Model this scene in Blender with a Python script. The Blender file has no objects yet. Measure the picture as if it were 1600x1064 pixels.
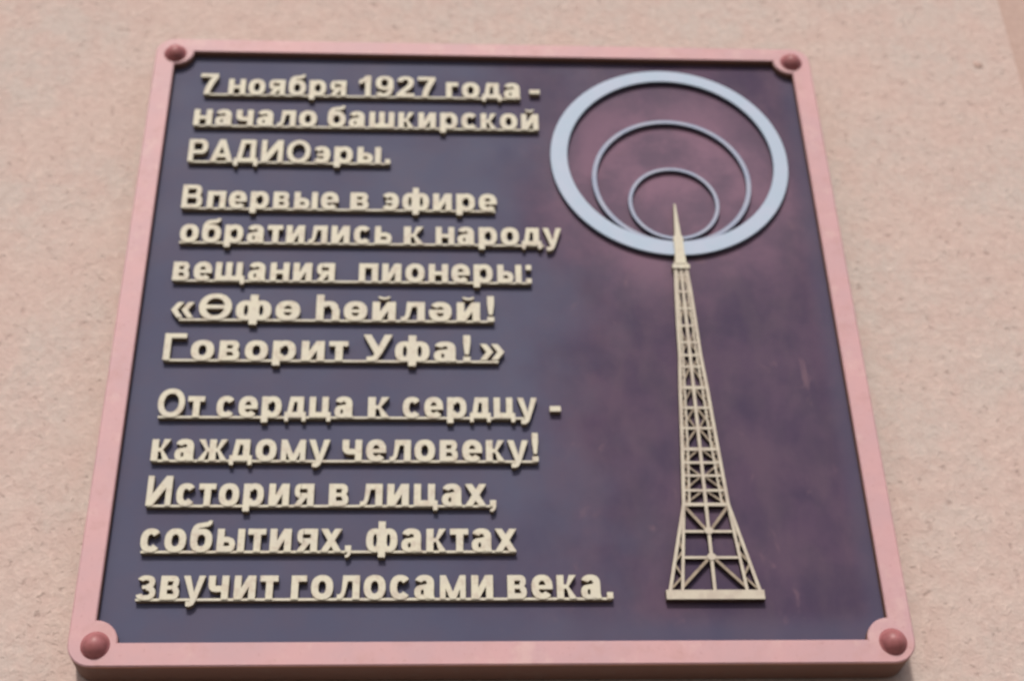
import bpy, bmesh, math, random
from math import sin, cos, pi, radians
from mathutils import Vector, Matrix
from mathutils.geometry import delaunay_2d_cdt

random.seed(7)
scene = bpy.context.scene
col = scene.collection

# ------------------------------------------------------------------ camera
# The plaque's sunk field is 1 m wide: x 0..1, z 0..1, its frame's face in the plane y = 0, the wall at y = WALL.
cam_d = bpy.data.cameras.new('camera')
cam = bpy.data.objects.new('camera', cam_d)
col.objects.link(cam)
scene.camera = cam
right = Vector((0.9985993, -0.04758601, -0.02313008))
up = Vector((-0.00667768, -0.54701763, 0.83709445))
fwd = Vector((0.05248655, 0.83576748, 0.54656919))
M = Matrix((right, up, -fwd)).transposed().to_4x4()
M.translation = Vector((0.4192299, -1.7381038, -0.68773866))
cam.matrix_world = M
cam_d.sensor_width = 36
cam_d.lens = 36 * 2288.596 / 1600
cam_d.clip_start = 0.05
cam_d.clip_end = 2000
cam_d.dof.use_dof = True
cam_d.dof.focus_distance = 1.44
cam_d.dof.aperture_fstop = 4.8

# ------------------------------------------------------------------ sky and sun
SUN_EL, SUN_AZ = radians(42), radians(-8)         # azimuth off the wall's normal, positive towards the right
world = bpy.data.worlds.new("World")
scene.world = world
world.use_nodes = True
nt = world.node_tree
bg = nt.nodes['Background']
sky = nt.nodes.new('ShaderNodeTexSky')
sky.sky_type = 'NISHITA'
sky.sun_disc = False
sky.sun_elevation = SUN_EL
sky.sun_rotation = pi - SUN_AZ                    # clockwise from +Y seen from above
sky.air_density = 1.0
sky.dust_density = 3.0
sky.ozone_density = 1.0
nt.links.new(sky.outputs[0], bg.inputs[0])
bg.inputs[1].default_value = 0.10
sun_d = bpy.data.lights.new('sun', 'SUN')
sun_d.energy = 2.3
sun_d.angle = radians(5)
sun_d.color = (1.0, 0.95, 0.88)
sun = bpy.data.objects.new('sun', sun_d)
col.objects.link(sun)
to_sun = Vector((cos(SUN_EL) * sin(SUN_AZ), -cos(SUN_EL) * cos(SUN_AZ), sin(SUN_EL)))
sun.rotation_euler = to_sun.to_track_quat('Z', 'Y').to_euler()
sun.location = to_sun * 8
scene.view_settings.view_transform = 'Standard'
scene.view_settings.look = 'None'
scene.view_settings.exposure = 0.12
scene.view_settings.gamma = 1.0

# ------------------------------------------------------------------ materials
class NT:
    def __init__(s, name):
        s.m = bpy.data.materials.new(name)
        s.m.use_nodes = True
        s.t = s.m.node_tree
        s.b = s.t.nodes['Principled BSDF']
        s.co = s.n('ShaderNodeNewGeometry').outputs['Position']
    def n(s, kind, **kw):
        x = s.t.nodes.new(kind)
        for k, v in kw.items():
            setattr(x, k, v)
        return x
    def put(s, node, i, v):
        if isinstance(v, bpy.types.NodeSocket):
            s.t.links.new(v, node.inputs[i])
        else:
            node.inputs[i].default_value = v
    def noise(s, scale, detail=4, rough=.55, dist=0, stretch=None, off=(0, 0, 0)):
        mp = s.n('ShaderNodeMapping')
        s.put(mp, 'Vector', s.co)
        mp.inputs['Location'].default_value = off
        if stretch:
            mp.inputs['Scale'].default_value = stretch
        n = s.n('ShaderNodeTexNoise')
        s.put(n, 'Vector', mp.outputs[0])
        n.inputs['Scale'].default_value = scale
        n.inputs['Detail'].default_value = detail
        n.inputs['Roughness'].default_value = rough
        n.inputs['Distortion'].default_value = dist
        return n.outputs['Fac']
    def rng(s, v, a, b, c=0., d=1., smooth=True):
        r = s.n('ShaderNodeMapRange')
        if smooth:
            r.interpolation_type = 'SMOOTHSTEP'
        s.put(r, 0, v)
        for i, x in ((1, a), (2, b), (3, c), (4, d)):
            s.put(r, i, x)
        return r.outputs[0]
    def mix(s, f, a, b):
        x = s.n('ShaderNodeMix', data_type='RGBA')
        s.put(x, 0, f)
        for i, v in ((6, a), (7, b)):
            if not isinstance(v, bpy.types.NodeSocket):
                v = (*v, 1)
            s.put(x, i, v)
        return x.outputs[2]
    def math(s, op, a, b=0.):
        x = s.n('ShaderNodeMath', operation=op)
        s.put(x, 0, a)
        s.put(x, 1, b)
        return x.outputs[0]
    def xyz(s):
        x = s.n('ShaderNodeSeparateXYZ')
        s.put(x, 0, s.co)
        return x.outputs
    def bump(s, h, strength, dist):
        x = s.n('ShaderNodeBump')
        x.inputs['Strength'].default_value = strength
        x.inputs['Distance'].default_value = dist
        s.put(x, 'Height', h)
        s.put(s.b, 'Normal', x.outputs[0])
    def fin(s, colour, rough, spec=.5, metal=0., coat=0.):
        s.put(s.b, 'Base Color', colour if isinstance(colour, bpy.types.NodeSocket) else (*colour, 1))
        s.put(s.b, 'Roughness', rough)
        s.b.inputs['Specular IOR Level'].default_value = spec
        s.b.inputs['Metallic'].default_value = metal
        s.b.inputs['Coat Weight'].default_value = coat
        return s.m

def stucco(name, ca, cb, cc, relief, pit=.5):
    t = NT(name)
    big = t.rng(t.noise(4.5, 5, .65), .36, .64)
    mid = t.rng(t.noise(26, 4, .65, off=(3, 1, 7)), .35, .68)
    c = t.mix(big, ca, cb)
    c = t.mix(t.math('MULTIPLY', mid, .6), c, cc)
    grain = t.noise(98, 3, .7, off=(1, 5, 2))
    fine = t.noise(230, 2, .6)
    spots = t.rng(t.noise(85, 2, .55, off=(9, 4, 3)), .27, .38, 1., 0.)
    c = t.mix(t.math('MULTIPLY', t.rng(grain, .38, .50, 1., 0.), pit * .55), c, (cc[0] * .66, cc[1] * .62, cc[2] * .60))
    c = t.mix(t.math('MULTIPLY', spots, pit), c, (cc[0] * .45, cc[1] * .40, cc[2] * .38))
    c = t.mix(t.rng(grain, .54, .70, 0., .55), c, (ca[0] * 1.15, ca[1] * 1.18, ca[2] * 1.18))
    h = t.math('ADD', t.math('MULTIPLY', grain, 1.3), t.math('MULTIPLY', fine, .35))
    h = t.math('ADD', h, t.math('MULTIPLY', t.noise(28, 3, .6), 1.0))
    h = t.math('SUBTRACT', h, t.math('MULTIPLY', spots, .5))
    t.bump(h, relief, .004)
    return t.fin(c, .93, .2)

MAT = {}
MAT['wall'] = stucco('rough_plaster', (.575, .443, .395), (.535, .448, .408), (.555, .398, .355), .55, .26)
MAT['pilaster'] = stucco('smooth_plaster', (.50, .36, .315), (.485, .35, .305), (.48, .34, .295), .3, .15)

t = NT('pink_paint')                               # frame
c = t.mix(t.rng(t.noise(9, 4, .6), .35, .68), (.58, .33, .34), (.525, .32, .34))
c = t.mix(t.rng(t.noise(30, 4, .65, off=(2, 2, 2)), .48, .72, 0, .6), c, (.50, .28, .27))
c = t.mix(t.rng(t.noise(18, 4, .65, off=(5, 2, 9)), .52, .72, 0, .55), c, (.64, .43, .41))
c = t.mix(t.math('MULTIPLY', t.rng(t.noise(150, 3, .6, off=(8, 2, 2)), .60, .72), .5), c, (.42, .22, .20))
t.bump(t.noise(120, 3, .6), .15, .001)
MAT['frame'] = t.fin(c, .55, .35)

t = NT('frame_sides_shaded')                              # sides with their shade painted into the colour, rust coloured along the painted edge
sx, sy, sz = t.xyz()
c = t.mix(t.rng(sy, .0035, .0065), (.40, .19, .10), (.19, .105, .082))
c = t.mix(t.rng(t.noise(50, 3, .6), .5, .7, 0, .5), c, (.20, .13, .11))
MAT['frame_side_shade'] = t.fin(c, .7, .3)

t = NT('rivet_paint')
c = t.mix(t.rng(t.noise(70, 3, .6), .4, .65), (.37, .13, .135), (.30, .10, .10))
MAT['rivet'] = t.fin(c, .48, .5)

t = NT('plaque_field')                             # dark blue-grey paint, turning to purple brown towards the right
X, Y, Z = t.xyz()
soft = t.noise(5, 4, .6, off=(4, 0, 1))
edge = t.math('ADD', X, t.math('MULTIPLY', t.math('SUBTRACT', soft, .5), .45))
purple_mask = t.rng(edge, .45, .72)
purple_mask = t.math('MULTIPLY', purple_mask, t.math('MULTIPLY', t.rng(X, .965, .998, 1., .45), t.rng(Z, .012, .05, .35, 1.)))
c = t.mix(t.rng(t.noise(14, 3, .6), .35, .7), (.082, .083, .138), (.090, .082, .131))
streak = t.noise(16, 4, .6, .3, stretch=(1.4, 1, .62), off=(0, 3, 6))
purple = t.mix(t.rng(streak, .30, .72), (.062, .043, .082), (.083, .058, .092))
c = t.mix(purple_mask, c, purple)
# pink rubbed patches: strongest inside the rings and just round them
dx = t.math('SUBTRACT', X, .782)
dz = t.math('SUBTRACT', Z, .75)
rr = t.math('SQRT', t.math('ADD', t.math('MULTIPLY', dx, dx), t.math('MULTIPLY', dz, dz)))
near = t.rng(rr, .05, .28, 1., .22)
patch = t.rng(t.noise(11, 4, .6, .2, off=(7, 2, 9)), .36, .66)
c = t.mix(t.math('MULTIPLY', t.rng(rr, .12, .27, .75, 0.), purple_mask), c, (.150, .098, .142))
c = t.mix(t.math('MULTIPLY', t.math('MULTIPLY', near, patch), t.math('MULTIPLY', purple_mask, .45)), c, (.33, .175, .245))
scuff = t.rng(t.noise(26, 3, .6, .6, stretch=(1, 1, .6), off=(1, 8, 3)), .62, .78)
c = t.mix(t.math('MULTIPLY', t.math('MULTIPLY', scuff, purple_mask), .5), c, (.20, .12, .15))
t.bump(t.noise(45, 3, .6), .12, .002)
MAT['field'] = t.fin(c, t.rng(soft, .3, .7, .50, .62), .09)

t = NT('gilt_letters')
c = t.mix(t.rng(t.noise(38, 3, .6), .35, .68), (.63, .585, .46), (.59, .545, .45))
c = t.mix(t.rng(t.noise(110, 3, .6, off=(5, 1, 1)), .48, .70, 0, .6), c, (.48, .39, .31))
t.bump(t.noise(170, 3, .6), .25, .001)
MAT['gilt'] = t.fin(c, .6, .3)
t = NT('gilt_side_shade')  # letter and rail sides, darker than the faces to stand for shade
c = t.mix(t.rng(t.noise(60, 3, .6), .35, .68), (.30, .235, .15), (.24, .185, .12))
MAT['gilt_side_shade'] = t.fin(c, .65, .3)

t = NT('tower_gilt')
c = t.mix(t.rng(t.noise(60, 3, .6), .35, .68), (.56, .50, .405), (.48, .41, .34))
MAT['tower'] = t.fin(c, .6, .3)
t = NT('tower_side_shade')  # shade of the lattice gaps painted as dark brown sides
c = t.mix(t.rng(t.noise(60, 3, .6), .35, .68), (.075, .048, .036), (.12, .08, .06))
MAT['tower_side_shade'] = t.fin(c, .65, .3)

t = NT('thin_lattice')
c = t.mix(t.rng(t.noise(90, 3, .6), .35, .68), (.36, .29, .215), (.25, .195, .15))
MAT['lattice'] = t.fin(c, .6, .3)

t = NT('silver_ring')
c = t.mix(t.rng(t.noise(24, 3, .6), .35, .68), (.40, .485, .60), (.435, .49, .61))
MAT['ring'] = t.fin(c, .6, .3)
t = NT('ring_side_shade')  # dark navy ring sides, the shade put into the colour
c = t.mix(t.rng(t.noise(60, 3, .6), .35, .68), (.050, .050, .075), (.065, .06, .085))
MAT['ring_side_shade'] = t.fin(c, .65, .3)

t = NT('dull_ring')
c = t.mix(t.rng(t.noise(40, 3, .6), .35, .68), (.31, .35, .47), (.36, .38, .48))
MAT['thin_ring'] = t.fin(c, .6, .3)

t = NT('pavement')
c = t.mix(t.rng(t.noise(6, 5, .6), .35, .68), (.15, .14, .125), (.11, .10, .09))
t.bump(t.noise(40, 4, .6), .4, .01)
MAT['ground'] = t.fin(c, .9, .2)

SIDE = {MAT['gilt'].name: MAT['gilt_side_shade'], MAT['tower'].name: MAT['tower_side_shade'], MAT['lattice'].name: MAT['tower_side_shade'],
        MAT['ring'].name: MAT['ring_side_shade'], MAT['thin_ring'].name: MAT['ring_side_shade'], MAT['frame'].name: MAT['frame_side_shade']}

# ------------------------------------------------------------------ building helpers
def link(name, me, mat, parent=None):
    o = bpy.data.objects.new(name, me)
    col.objects.link(o)
    if mat and not me.materials:
        me.materials.append(mat)
        side = SIDE.get(mat.name)
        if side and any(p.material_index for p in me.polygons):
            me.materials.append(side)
    if parent:
        o.parent = parent
    return o

def tag(o, label=None, cat=None, group=None, kind=None):
    for k, v in (('label', label), ('category', cat), ('group', group), ('kind', kind)):
        if v:
            o[k] = v
    return o

def union_mesh(polys, y0, y1, sc=1.0, holes=None, bevel=0.0):
    """Union of simple polygons in x,z, thickened from y0 (front) to y1 (back)."""
    vs, fs = [], []
    for p in polys:
        b = len(vs)
        vs += [Vector((x * sc, z * sc)) for x, z in p]
        a = sum(p[i][0] * p[(i + 1) % len(p)][1] - p[(i + 1) % len(p)][0] * p[i][1] for i in range(len(p)))
        idx = list(range(b, len(vs)))
        fs.append(idx if a > 0 else idx[::-1])
    v, e, f, ov, oe, of = delaunay_2d_cdt(vs, [], fs, 1, 1e-6)
    f = [t for t, o in zip(f, of) if o]
    bm = bmesh.new()
    fr = [bm.verts.new((q[0], y0, q[1])) for q in v]
    for t_ in f:
        try:
            bm.faces.new([fr[i] for i in t_])
        except ValueError:
            pass
    for q in [q for q in bm.verts if not q.link_faces]:
        bm.verts.remove(q)
    bm.normal_update()
    for q in bm.faces:                              # front faces look to -y
        if q.normal.y > 0:
            q.normal_flip()
    rim = [q for q in bm.edges if len(q.link_faces) == 1]
    if bevel:                                       # a small eased edge: the rim stands back by the bevel
        back = {}
        mv = set(w for q in rim for w in q.verts)
        ext = bmesh.ops.extrude_edge_only(bm, edges=rim)['geom']
        new = [q for q in ext if isinstance(q, bmesh.types.BMVert)]
        # outward offset direction from rim edges
        for q in new:
            d = Vector((0, 0, 0))
            es = [w for w in q.link_edges if all(u in new for u in w.verts)]
            for w in es:
                a, b = w.verts
                tdir = (b.co - a.co).normalized()
                nrm = Vector((tdir.z, 0, -tdir.x))
                # outwards = away from the face on the old rim
                fc = w.link_faces[0] if w.link_faces else None
                old = [u for u in fc.verts if u not in new]
                inner = [g for g in old[0].link_edges[0].link_faces] if old else []
                mid = (a.co + b.co) / 2
                cand = None
                for oe_ in [x for x in fc.edges if all(u in old for u in x.verts)]:
                    for g in oe_.link_faces:
                        if g is not fc:
                            cand = g.calc_center_median()
                if cand and (cand - mid).dot(nrm) > 0:
                    nrm = -nrm
                d += nrm
            if d.length > 1e-6:
                d.normalize()
            q.co += d * bevel
            q.co.y += bevel
        rim = [q for q in bm.edges if len(q.link_faces) == 1]
    ext = bmesh.ops.extrude_edge_only(bm, edges=rim)['geom']
    for q in ext:
        if isinstance(q, bmesh.types.BMVert):
            q.co.y = y1
    bm.normal_update()
    bmesh.ops.recalc_face_normals(bm, faces=bm.faces)
    tot = sum(q.normal.y * q.calc_area() for q in bm.faces)
    if tot > 0:
        bmesh.ops.reverse_faces(bm, faces=bm.faces)
    bm.normal_update()
    for q in bm.faces:                              # slot 0 the face and its eased edge, slot 1 the sides
        q.material_index = 0 if q.normal.y < -.3 else 1
    me = bpy.data.meshes.new('plate')
    bm.to_mesh(me)
    bm.free()
    return me

def rect(x0, z0, x1, z1):
    return [(x0, z0), (x1, z0), (x1, z1), (x0, z1)]

def ell(cx, cz, rx, rz, n=32):
    return [(cx + rx * cos(2 * pi * i / n), cz + rz * sin(2 * pi * i / n)) for i in range(n)]

def arc(cx, cz, rx, rz, sx, sz, a0, a1, n=None, p=2.0):
    """Band of an ellipse from a0 to a1 degrees: outer radii rx,rz; band sx wide at the sides, sz at top and bottom."""
    if a1 - a0 >= 359.9:
        return arc(cx, cz, rx, rz, sx, sz, a0, a0 + 181, n, p) + arc(cx, cz, rx, rz, sx, sz, a0 + 180, a0 + 361, n, p)
    n = n or max(4, int((a1 - a0) / 15))
    def pt(a, u, w):
        c_, s_ = cos(radians(a)), sin(radians(a))
        e_ = 2 / p
        return (cx + u * math.copysign(abs(c_) ** e_, c_), cz + w * math.copysign(abs(s_) ** e_, s_))
    o = [pt(a0 + (a1 - a0) * i / n, rx, rz) for i in range(n + 1)]
    i_ = [pt(a0 + (a1 - a0) * i / n, rx - sx, rz - sz) for i in range(n + 1)]
    return [o + i_[::-1]]

def bar(x0, z0, x1, z1, w):
    """Parallelogram stroke cut level at both ends, w wide."""
    return [(x0, z0), (x0 + w, z0), (x1 + w, z1), (x1, z1)]

def beam_poly(x0, z0, x1, z1, w):
    dx_, dz_ = x1 - x0, z1 - z0
    l = math.hypot(dx_, dz_)
    nx, nz = -dz_ / l * w / 2, dx_ / l * w / 2
    return [(x0 + nx, z0 + nz), (x1 + nx, z1 + nz), (x1 - nx, z1 - nz), (x0 - nx, z0 - nz)]

# ------------------------------------------------------------------ the alphabet of the inscription (cap height = 1)
XH, S, T, DS = .74, .252, .186, -.18
P = 2.35
def flip(polys, w):
    return [[(w - x, z) for x, z in q] for q in polys]
def g_o(w=.78, h=XH, s=S, t=T):
    return arc(w / 2, h / 2, w / 2, h / 2 + .012, s, t, 0, 360, p=P)
def g_e(w=.76):
    return arc(w / 2, XH / 2, w / 2, XH / 2 + .012, S, T, 0, 322, p=P) + [rect(.06, XH / 2 - .075, w - .004, XH / 2 + .055)]
def g_c(w=.74):
    return arc(w / 2 + .01, XH / 2, w / 2, XH / 2 + .012, S, T, 38, 322, p=P)
def g_v():
    return [rect(0, 0, S, XH), rect(S - .05, XH - T + .015, .45, XH), rect(S - .05, XH / 2 - .06, .46, XH / 2 + .065), rect(S - .05, 0, .47, T - .015)] + \
        arc(.44, XH - .198, .22, .198, .19, T - .015, -90, 90, p=P) + arc(.45, .212, .24, .212, .2, T - .015, -90, 90, p=P)
def g_soft(w=.72):
    return [rect(0, 0, S, XH), rect(S - .05, 0, w - .22, T), rect(S - .05, .31, w - .22, .31 + T - .015)] + \
        arc(w - .235, .2275, .235, .2275, .2, T, -90, 90, p=P)
def g_i(w=.78):
    return [rect(0, 0, S, XH), rect(w - S, 0, w, XH), [(S - .02, 0), (S + .03, 0), (w - S + .02, XH * .58), (w - S + .02, XH), (w - S - .03, XH), (S - .02, XH * .42)]]
def breve(cx_):
    return arc(cx_, .955, .2, .12, .085, .085, 180, 360)
def g_ya(w=.76):
    return [rect(w - S, 0, w, XH), rect(.26, XH - T + .015, w - .1, XH), rect(.26, .265, w - .1, .265 + T - .02)] + \
        arc(.24, XH - .238, .225, .238, .19, T - .015, 90, 270, p=P) + [bar(0, 0, .245, .30, .25)]
def g_p(w=.78, d=DS):
    return [rect(0, d, S, XH)] + arc(w / 2 + .03, XH / 2, w / 2 - .03, XH / 2 + .012, S - .01, T, -150, 150, p=P)
def g_d(w=.84):
    return [rect(0, 0, w, T), rect(.2, XH - T, w - .1, XH), rect(w - .1 - S, 0, w - .1, XH), rect(0, -.14, .15, T / 2), rect(w - .15, -.14, w, T / 2),
            [(.08, T / 2), (.28, T / 2), (.385, XH - .05), (.2, XH)]]
def g_l(w=.80):
    return [rect(.2, XH - T, w, XH), rect(w - S, 0, w, XH), [(0, 0), (.13, 0), (.22, .06), (.28, .16), (.395, XH - T / 2), (.2, XH), (.165, .3), (.135, .19), (.09, .15), (0, .15)]]
def g_k(w=.72):
    return [rect(0, 0, S, XH), [(S - .03, XH / 2 - .06), (S + .1, XH / 2 - .06), (w - .26, 0), (w, 0), (.42, XH / 2 + .01), (w - .02, XH), (w - .27, XH), (S + .09, XH / 2 + .07), (S - .03, XH / 2 + .07)]]
def g_zh(w=1.12):
    m_ = w / 2
    half = [[(m_ - .05, XH / 2 - .065), (m_ - .19, XH / 2 - .065), (.25, 0), (0, 0), (.3, XH / 2 + .01), (.02, XH), (.26, XH), (m_ - .17, XH / 2 + .07), (m_ - .05, XH / 2 + .07)]]
    return [rect(m_ - S / 2, 0, m_ + S / 2, XH)] + half + flip(half, w)
def g_a(w=.74):
    return arc(w / 2 - .015, XH - .262, w / 2 - .025, .274, S, T - .01, -25, 160, p=P) + [rect(w - S - .04, .06, w - .04, XH - .22), [(w - S - .04, .08), (w - .04, .12), (w, 0), (w - S + .02, 0)]] + \
        arc(.285, .212, .285, .224, S - .02, .14, 0, 360, p=P) + [[(.25, .30), (.56, .34), (.56, .49), (.27, .436)]]
def g_u(w=.80):
    return [[(0, XH), (.24, XH), (w / 2 + .02, .22), (w - .23, XH), (w, XH), (w / 2 + .1, -.04), (w / 2 + .03, -.15), (w / 2 - .08, -.21), (.16, -.21), (.14, -.06), (w / 2 - .12, -.06), (w / 2 - .085, .0)]]
def g_f(w=1.12, top=.98):
    m_ = w / 2
    return [rect(m_ - S / 2, DS, m_ + S / 2, top)] + arc(.32, XH / 2, .32, XH / 2 + .012, S, T - .01, 0, 360, p=P) + arc(w - .32, XH / 2, .32, XH / 2 + .012, S, T - .01, 0, 360, p=P)
def g_b(w=.80):
    return arc(w / 2, .365, w / 2, .377, S, T, 0, 360, p=P) + [[(0, .36), (.0, .55), (.03, .72), (.10, .84), (.22, .915), (.42, .94), (.58, .96), (.63, 1.01), (.76, 1.01), (.73, .89), (.62, .82), (.44, .79), (.3, .765), (.225, .70), (.2, .6), (.22, .5)]]
def g_ts(w=.86):
    return [rect(0, 0, S, XH), rect(w - S - .1, 0, w - .1, XH), rect(0, 0, w, T), rect(w - .16, -.14, w, T / 2)]
def g_sh(w=1.12):
    m_ = w / 2
    return [rect(0, 0, S, XH), rect(m_ - S / 2, 0, m_ + S / 2, XH), rect(w - S, 0, w, XH), rect(0, 0, w, T)]
def g_ch(w=.74):
    return [rect(w - S, 0, w, XH), rect(0, .46, S, XH), rect(.28, .235, w - .1, .235 + T)] + arc(.29, .49, .29, .255, S, T, 180, 270, p=P)
def g_z(w=.70):
    return arc(.33, XH - .20, .32, .212, .20, .145, -88, 158, p=P) + arc(.345, .212, .355, .224, .21, .145, -165, 88, p=P) + [rect(.2, XH / 2 - .035, .36, XH / 2 + .07)]
def g_x(w=.78):
    return [bar(0, 0, w - .26, XH, .26), bar(w - .26, 0, 0, XH, .26)]
def c_o(w=1.04):
    return arc(w / 2, .5, w / 2, .515, .225, .175, 0, 360, n=18, p=2.15)
def guil(w=.72):
    r_ = []
    for k in (0, .33):
        r_ += [[(k, XH / 2), (k + .2, .07), (k + .39, .07), (k + .2, XH / 2), (k + .39, XH - .07), (k + .2, XH - .07)]]
    return r_

G = {   # glyph: (polygons, width, side bearing)
    'о': (g_o(), .78, .055), 'е': (g_e(), .76, .05), 'с': (g_c(), .74, .05), 'в': (g_v(), .69, .085), 'ь': (g_soft(), .72, .085),
    'и': (g_i(), .78, .085), 'й': (g_i() + breve(.39), .78, .085), 'я': (g_ya(), .76, .075), 'р': (g_p(), .78, .075), 'д': (g_d(), .84, .03),
    'л': (g_l(), .80, .05), 'к': (g_k(), .72, .06), 'ж': (g_zh(), 1.12, .02), 'а': (g_a(), .74, .055), 'у': (g_u(), .80, .0), 'ф': (g_f(), 1.12, .05),
    'б': (g_b(), .80, .055), 'ц': (g_ts(), .86, .06), 'ш': (g_sh(), 1.12, .085), 'ч': (g_ch(), .74, .075), 'з': (g_z(), .69, .045), 'х': (g_x(), .78, .0),
    'щ': (g_sh() + [rect(1.0, 0, 1.22, T), rect(1.06, -.14, 1.22, T / 2)], 1.22, .06),
    'н': ([rect(0, 0, S, XH), rect(.54, 0, .54 + S, XH), rect(S - .05, XH / 2 - .075, .6, XH / 2 + .075)], .755, .085),
    'п': ([rect(0, 0, S, XH), rect(.53, 0, .53 + S, XH), rect(S - .05, XH - T, .6, XH)], .745, .085),
    'т': ([rect(.22, 0, .22 + S, XH), rect(0, XH - T, .655, XH)], .655, .03),
    'г': ([rect(0, 0, S, XH), rect(S - .05, XH - T, .54, XH)], .54, .07),
    'ы': (g_soft(.66) + [rect(.75, 0, .75 + S, XH)], .965, .085),
    'м': ([rect(0, 0, .2, XH), rect(.72, 0, .92, XH), bar(.36, 0, .0, XH, .21), bar(.36, 0, .71, XH, .21)], .92, .08),
    'ә': ([[(.76 - x, XH - z) for x, z in q] for q in g_e()], .76, .05),
    'э': (flip(g_c() + [rect(.15, XH / 2 - .07, .56, XH / 2 + .06)], .74), .74, .05),
    'ө': (g_o() + [rect(.1, XH / 2 - .06, .68, XH / 2 + .06)], .78, .05),
    'һ': ([rect(0, 0, S, 1), rect(.53, 0, .53 + S, .44)] + arc(.4, .44, .345, .312, S, T, 0, 150, p=P), .745, .085),
    'Ө': (c_o() + [rect(.12, .43, .92, .57)], 1.04, .05), 'О': (c_o(), 1.04, .05),
    'В': ([rect(0, 0, .225, 1), rect(.2, .835, .55, 1), rect(.2, .44, .57, .595), rect(.2, 0, .58, .165)] + arc(.54, .735, .27, .265, .215, .16, -90, 90, p=P) + arc(.565, .292, .3, .292, .225, .165, -90, 90, p=P), .865, .09),
    'Р': ([rect(0, 0, .225, 1), rect(.2, .83, .55, 1), rect(.2, .35, .55, .515)] + arc(.53, .675, .31, .325, .225, .17, -90, 90, p=P), .84, .09),
    'А': ([bar(0, 0, .375, 1, .24), bar(.76, 0, .385, 1, .24), rect(.2, .2, .82, .36)], 1.0, .0),
    'Д': ([rect(0, 0, 1.04, .17), rect(.27, .83, .93, 1), rect(.7, 0, .93, 1), rect(0, -.17, .17, .1), rect(.87, -.17, 1.04, .1), [(.1, .1), (.33, .1), (.47, .95), (.27, 1)]], 1.04, .02),
    'И': ([rect(0, 0, .225, 1), rect(.725, 0, .95, 1), [(.2, 0), (.25, 0), (.75, .64), (.75, 1), (.70, 1), (.2, .36)]], .95, .09),
    'Г': ([rect(0, 0, .225, 1), rect(.2, .83, .74, 1)], .74, .09),
    'У': ([bar(0 + .375, .27, 0, 1, .25), [(.12, 0), (.34, 0), (.46, .06), (.55, .2), (.94, 1), (.69, 1), (.36, .25), (.31, .17), (.12, .16)]], .94, .0),
    '7': ([rect(0, .82, .74, .985), [(.18, 0), (.41, 0), (.47, .26), (.58, .52), (.74, .82), (.70, .9), (.5, .84), (.38, .66), (.25, .36)]], .74, .05),
    '1': ([rect(.26, 0, .49, 1), [(0, .6), (.14, .64), (.3, .75), (.34, 1), (.27, 1), (.17, .87), (0, .78)]], .49, .12),
    '9': (arc(.37, .665, .37, .335, .225, .15, 0, 360, p=P) + [[(.545, .62), (.745, .62), (.74, .36), (.65, .13), (.48, .01), (.3, -.015), (.1, .03), (.02, .17), (.2, .22), (.3, .145), (.43, .17), (.51, .28)]], .745, .05),
    '2': (arc(.36, .7, .355, .30, .225, .155, -40, 170, p=P) + [rect(0, 0, .74, .17), [(0, 0), (.03, .17), (.17, .33), (.4, .53), (.5, .68), (.69, .6), (.58, .41), (.36, .23), (.3, .1)]], .74, .05),
    '-': ([rect(0, .25, .38, .44)], .38, .06), '.': ([rect(0, 0, .22, .2)], .22, .09), ',': ([rect(0, 0, .22, .2), [(.09, .05), (.22, .05), (.2, -.09), (.12, -.17), (.02, -.19), (.0, -.12), (.09, -.07)]], .22, .09),
    '!': ([rect(0, 0, .23, .18), [(.05, .27), (.18, .27), (.23, .7), (.23, 1), (0, 1), (0, .7)]], .23, .12),
    ':': ([rect(0, 0, .22, .19), rect(0, XH - .2, .22, XH)], .22, .1),
    '«': (guil(), .72, .06), '»': (flip(guil(), .72), .72, .06),
}

CAP = .0440
PANEL, FACE, WALL = .0130, .0040, .056
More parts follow.
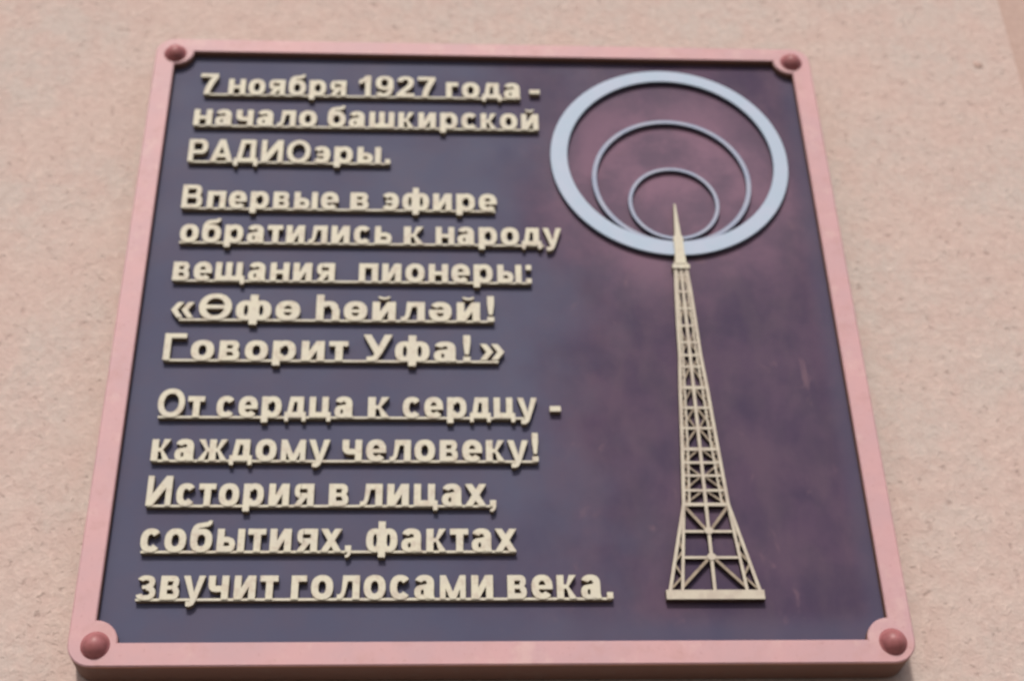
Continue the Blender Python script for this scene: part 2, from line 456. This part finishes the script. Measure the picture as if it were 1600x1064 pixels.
# per line: baseline z, words with their left and right edge, extent of the rail under the letters
LINES = [
(0.9122, [('7', 0.0448, 0.0728), ('ноября', 0.0899, 0.2754), ('1927', 0.2957, 0.4168), ('года', 0.4342, 0.5532), ('-', 0.5676, 0.5841)], (0.0524, 0.5527)),
(0.8471, [('начало', 0.0415, 0.2321), ('башкирской', 0.2491, 0.5798)], (0.0425, 0.5783)),
(0.7744, [('РАДИО', 0.0399, 0.2258), ('эры.', 0.2297, 0.3485)], (0.0414, 0.3479)),
(0.6842, [('Впервые', 0.0392, 0.2727), ('в', 0.2904, 0.3178), ('эфире', 0.3371, 0.5112)], (0.0417, 0.5089)),
(0.6206, [('обратились', 0.0428, 0.3539), ('к', 0.3719, 0.4018), ('народу', 0.4194, 0.6068)], (0.0425, 0.5804)),
(0.5519, [('вещания', 0.0394, 0.2726), ('пионеры:', 0.3079, 0.5597)], (0.0429, 0.5573)),
(0.4839, [('«Өфө', 0.0436, 0.2263), ('һөйләй!', 0.2491, 0.5039)], (0.056, 0.5028)),
(0.4158, [('Говорит', 0.0403, 0.2972), ('Уфа!', 0.3183, 0.4693), ('»', 0.4829, 0.5173)], (0.0434, 0.5089)),
(0.3243, [('От', 0.0419, 0.105), ('сердца', 0.1214, 0.3077), ('к', 0.3279, 0.3577), ('сердцу', 0.3753, 0.5606), ('-', 0.5784, 0.5935)], (0.0436, 0.5434)),
(0.2568, [('каждому', 0.0411, 0.2788), ('человеку!', 0.2955, 0.5602)], (0.0432, 0.5579)),
(0.1899, [('История', 0.0421, 0.2607), ('в', 0.2805, 0.3062), ('лицах,', 0.3218, 0.5016)], (0.0439, 0.4988)),
(0.1241, [('событиях,', 0.0413, 0.3124), ('фактах', 0.3315, 0.5273)], (0.0431, 0.526)),
(0.0584, [('звучит', 0.0441, 0.2218), ('голосами', 0.2387, 0.4956), ('века.', 0.5141, 0.6496)], (0.0442, 0.6475)),
]

# ------------------------------------------------------------------ setting: ground, house wall
def box_mesh(x0, y0, z0, x1, y1, z1, name='block'):
    bm = bmesh.new()
    bmesh.ops.create_cube(bm, size=1)
    for v in bm.verts:
        v.co = (x0 + (v.co.x + .5) * (x1 - x0), y0 + (v.co.y + .5) * (y1 - y0), z0 + (v.co.z + .5) * (z1 - z0))
    me = bpy.data.meshes.new(name)
    bm.to_mesh(me)
    bm.free()
    return me

GZ = -2.3
bm = bmesh.new()
vs = [bm.verts.new(c_) for c_ in ((-300, -300, GZ), (300, -300, GZ), (300, 300, GZ), (-300, 300, GZ))]
bm.faces.new(vs)
me = bpy.data.meshes.new('ground')
bm.to_mesh(me)
bm.free()
tag(link('ground', me, MAT['ground']), kind='structure')

wall = link('house_wall', box_mesh(-3.2, WALL, GZ - .1, 1.4075, WALL + .4, 3.2), MAT['wall'])
tag(wall, 'pale pink rough plastered house wall behind the plaque', 'wall')
link('recessed_strip', box_mesh(1.4077, WALL + .03, GZ - .1, 2.6, WALL + .38, 3.19), MAT['pilaster'], wall)
bm = bmesh.new()                                    # lump of plaster at the top right
bmesh.ops.create_icosphere(bm, subdivisions=4, radius=.0090)
for v in bm.verts:
    v.co.y *= .40
    v.co *= 1 + .10 * sin(v.co.x * 310 + 1) * cos(v.co.z * 270)
me = bpy.data.meshes.new('lump')
bm.to_mesh(me)
bm.free()
for f in me.polygons:
    f.use_smooth = True
lump = link('plaster_lump', me, MAT['pilaster'], wall)
lump.location = (1.341, WALL + .001, 1.053)

# ------------------------------------------------------------------ the plaque
plaque = bpy.data.objects.new('memorial_plaque', None)
col.objects.link(plaque)
plaque.location = (.5, WALL, 0)
plaque.empty_display_size = .1
tag(plaque, 'square memorial plaque, pink frame round dark field with gilt lettering and radio tower', 'plaque')
bpy.context.view_layer.update()
PINV = plaque.matrix_world.inverted()
def part(name, me, mat, parent=None, at=(0, 0, 0)):
    o = link(name, me, mat)
    o.parent = parent or plaque
    if parent is None:
        o.matrix_parent_inverse = PINV
        o.location = at
    else:
        o.location = at
    return o

FW = .0292
TW = .0258                                          # the top rail is a little narrower
bars = [rect(-FW, -.002, -.001, 1.002), rect(1.001, -.002, 1 + FW, 1.002), rect(-.002, -FW, 1.002, -.001), rect(-.002, 1.001, 1.002, 1 + TW)]
for cx_, dx_ in ((0, -1), (1, 1)):
    for cz_, dz_ in ((0, -1), (1, 1)):
        h_ = FW if dz_ < 0 else TW
        bars.append(ell(cx_, cz_, .0282, .0282 if dz_ < 0 else .0262, 48))
        bars.append([(cx_, cz_)] + [(cx_ + dx_ * FW * cos(pi / 2 * i / 12), cz_ + dz_ * h_ * sin(pi / 2 * i / 12)) for i in range(13)])
part('frame', union_mesh(bars, .0, WALL - .002, bevel=.0018), MAT['frame'])
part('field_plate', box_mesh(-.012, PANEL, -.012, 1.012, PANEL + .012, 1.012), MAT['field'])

rm = None                                           # domed rivet
prof = [(0, .0140), (.003, .0137), (.0065, .0125), (.0100, .0102), (.0130, .0070), (.0148, .0040), (.0156, .0020), (.0163, .0009), (.0180, .0004), (.0185, -.001)]
bm = bmesh.new()
N = 32
tip = bm.verts.new((0, -prof[0][1], 0))
ringv = []
for r_, h_ in prof[1:]:
    ringv.append([bm.verts.new((r_ * cos(2 * pi * i / N), -h_, r_ * sin(2 * pi * i / N))) for i in range(N)])
for i in range(N):
    bm.faces.new((tip, ringv[0][i], ringv[0][(i + 1) % N]))
    for a, b in zip(ringv, ringv[1:]):
        bm.faces.new((a[i], b[i], b[(i + 1) % N], a[(i + 1) % N]))
bmesh.ops.recalc_face_normals(bm, faces=bm.faces)
if sum(f.normal.y for f in bm.faces) > 0:
    bmesh.ops.reverse_faces(bm, faces=bm.faces)
rm = bpy.data.meshes.new('rivet')
bm.to_mesh(rm)
bm.free()
for f in rm.polygons:
    f.use_smooth = True
for x_, z_ in ((.0035, -.0035), (1.002, -.0030), (.0005, .994), (.9995, .997)):
    part('rivet', rm, MAT['rivet'], at=(x_, 0, z_))

# --- inscription: every line is a rail with its raised letters standing on it
shared = {}
def glyph_mesh(ch, hs):
    key = (ch, round(hs, 2))
    if key not in shared:
        polys = [[(x * round(hs, 2), z) for x, z in q] for q in G[ch][0]]
        shared[key] = union_mesh(polys, FACE, PANEL + .0012, CAP)
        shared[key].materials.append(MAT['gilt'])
        shared[key].materials.append(MAT['gilt_side_shade'])
    return shared[key]
for z0, words, (ra, rb) in LINES:
    rail_me = union_mesh([rect(ra, z0 - .0012, rb, z0 + .0020)], FACE + .0012, PANEL + .001)
    rail = part('text_rail', rail_me, MAT['gilt'])
    for word, a, b in words:
        adv = 0
        spots = []
        for i, ch in enumerate(word):
            polys, w, sb = G[ch]
            if i:
                adv += sb + .02
            spots.append((ch, adv))
            adv += w + sb + .02
        total = adv - sb - .02
        hs = (b - a) / (total * CAP)
        if len(word) == 1:
            pass
        for ch, off in spots:
            kind = 'letter' if ch.isalpha() else 'digit' if ch.isdigit() else 'punctuation_mark'
            o = part(kind, glyph_mesh(ch, hs), None, rail, at=(a + off * hs * CAP, 0, z0))
            o.scale.x = hs / round(hs, 2)

# --- three rings of the radio waves, all touching at the foot
def ring_polys(cx_, cz_, ro, ri, ox=0, oz=0, n=72):
    out = []
    for k in range(2):
        a0 = pi * k
        o_ = [(cx_ + ro * cos(a0 + pi * i / n), cz_ + ro * sin(a0 + pi * i / n)) for i in range(n + 1)]
        i_ = [(cx_ + ox + ri * cos(a0 + pi * i / n), cz_ + oz + ri * sin(a0 + pi * i / n)) for i in range(n + 1)]
        out.append(o_ + i_[::-1])
    return out
part('ring', union_mesh(ring_polys(.7825, .7918, .1850, .1625, .0018, .0012), FACE + .0006, PANEL + .001, bevel=.0012), MAT['ring'])
part('ring', union_mesh(ring_polys(.7825, .7490, .1226, .1168), FACE + .0013, PANEL + .001, bevel=.0008), MAT['thin_ring'])
part('ring', union_mesh(ring_polys(.7825, .7055, .0692, .0646), FACE + .0020, PANEL + .001, bevel=.0006), MAT['thin_ring'])

# --- the lattice tower
CX = .7822
tower = part('radio_tower', union_mesh([rect(CX - .0635, .0570, CX + .0635, .0694)], FACE - .001, PANEL + .001, bevel=.0008), MAT['tower'])
def tpart(name, polys, y0=FACE, y1=PANEL + .001, mat=None):
    mat = mat or ('lattice' if name == 'brace' else 'tower')
    return part(name, union_mesh(polys, y0, y1), MAT[mat], tower)
HW = [(.070, .0605), (.1932, .0322), (.2773, .0268), (.3757, .0212), (.4297, .0170), (.4801, .0155), (.5400, .0130), (.5800, .0105)]
def hw(z):
    for (z0, w0), (z1, w1) in zip(HW, HW[1:]):
        if z <= z1:
            return w0 + (w1 - w0) * (z - z0) / (z1 - z0)
    return HW[-1][1]
for s_ in (-1, 1):
    W_ = .0046
    pl = []
    for (z0, w0), (z1, w1) in zip(HW, HW[1:]):
        pl.append([(CX + s_ * w0, z0), (CX + s_ * (w0 - W_), z0), (CX + s_ * (w1 - W_), z1), (CX + s_ * w1, z1)])
    tpart('leg', pl, FACE)
    pl = []
    W2 = .0026
    for (z0, w0), (z1, w1) in zip(HW[1:], HW[2:]):
        o0, o1 = min(.0090, w0 * .36), min(.0090, w1 * .36)
        pl.append([(CX + s_ * (w0 - o0), z0), (CX + s_ * (w0 - o0 - W2), z0), (CX + s_ * (w1 - o1 - W2), z1), (CX + s_ * (w1 - o1), z1)])
    tpart('leg', pl, FACE + .0018)
    # second, nearer leg of the foot
    tpart('leg', [[(CX + s_ * .0440, .070), (CX + s_ * .0400, .070), (CX + s_ * .0275, .196), (CX + s_ * .0315, .196)]], FACE + .0008)
    # lattice between the two legs of each side
    zz = [.0700, .0900, .1080, .1260, .1430, .1600, .1770]
    for i, (za, zb) in enumerate(zip(zz, zz[1:])):
        def wi(z): return .0420 + (.0295 - .0420) * (z - .07) / .126
        a_, b_ = (hw(za) - .002, wi(zb)) if i % 2 == 0 else (wi(za), hw(zb) - .002)
        tpart('brace', [beam_poly(CX + s_ * a_, za, CX + s_ * b_, zb, .0028)], FACE + .0018)
tpart('mast', [rect(CX - .0022, .068, CX + .0022, .58)], FACE + .0006)
LV = [.1932, .2142, .2365, .2565, .2773, .3102, .3429, .3757, .4103, .4297, .4514, .4801, .5104, .5400, .5700]
def cross(z, w=.0042, y=FACE + .0014):
    h_ = hw(z) - .003
    tpart('crossbar', [rect(CX - h_, z - w / 2, CX + h_, z + w / 2)], y)
for i, z_ in enumerate(LV):
    cross(z_, .0048 if i in (0, 4, 7) else .0036)
for i, (za, zb) in enumerate(zip(LV, LV[1:])):
    ha, hb = hw(za) - .003, hw(zb) - .003
    for s_ in (-1, 1):
        if i in (0, 4, 5, 6):
            tpart('brace', [beam_poly(CX + s_ * .002, zb, CX + s_ * ha, za, .0026)], FACE + .0024)
            if i in (5,):
                tpart('brace', [beam_poly(CX + s_ * .002, za, CX + s_ * hb, zb, .0024)], FACE + .0032)
        elif i % 2 == 0:
            tpart('brace', [beam_poly(CX + s_ * .002, za, CX + s_ * hb, zb, .0024)], FACE + .0024)
        else:
            tpart('brace', [beam_poly(CX + s_ * .002, zb, CX + s_ * ha, za, .0024)], FACE + .0024)
for za, zb in zip(LV[:10], LV[1:10]):              # small braces between the outer and inner leg of each side
    n_ = 2 if zb - za > .025 else 1
    for k in range(n_):
        z0_, z1_ = za + (zb - za) * k / n_, za + (zb - za) * (k + 1) / n_
        zm = (z0_ + z1_) / 2
        for s_ in (-1, 1):
            o_, p_ = hw(zm) - .003, hw(zm) - min(.0090, hw(zm) * .36) - .001
            tpart('brace', [beam_poly(CX + s_ * o_, z0_, CX + s_ * p_, zm, .0020), beam_poly(CX + s_ * p_, zm, CX + s_ * o_, z1_, .0020)], FACE + .0030)
# foot: crossbars, and the braces that meet the mast
for z_ in (.1540, .1165):
    h_ = .0345 if z_ > .15 else .038
    tpart('crossbar', [rect(CX - h_, z_ - .0018, CX + h_, z_ + .0018)], FACE + .0022)
    tpart('node_plate', [ell(CX, z_, .0062, .0050, 16)], FACE - .0004)
for s_ in (-1, 1):
    tpart('brace', [beam_poly(CX + s_ * .002, .1545, CX + s_ * .0290, .1900, .0040)], FACE + .0008)
    tpart('brace', [beam_poly(CX + s_ * .002, .1165, CX + s_ * .0420, .0740, .0040)], FACE + .0012)
# collar and spire
tpart('collar', [[(CX - .0125, .5800), (CX + .0125, .5800), (CX + .0130, .5850), (CX + .0085, .5910), (CX - .0085, .5910), (CX - .0130, .5850)]], FACE - .0022, mat='gilt')
tpart('spire', [[(CX - .0085, .588), (CX + .0085, .588), (CX + .0068, .615), (CX + .0072, .636), (CX + .0045, .642), (CX + .0012, .700), (CX - .0012, .700), (CX - .0045, .642), (CX - .0072, .636), (CX - .0068, .615)]], FACE - .0030, mat='gilt')
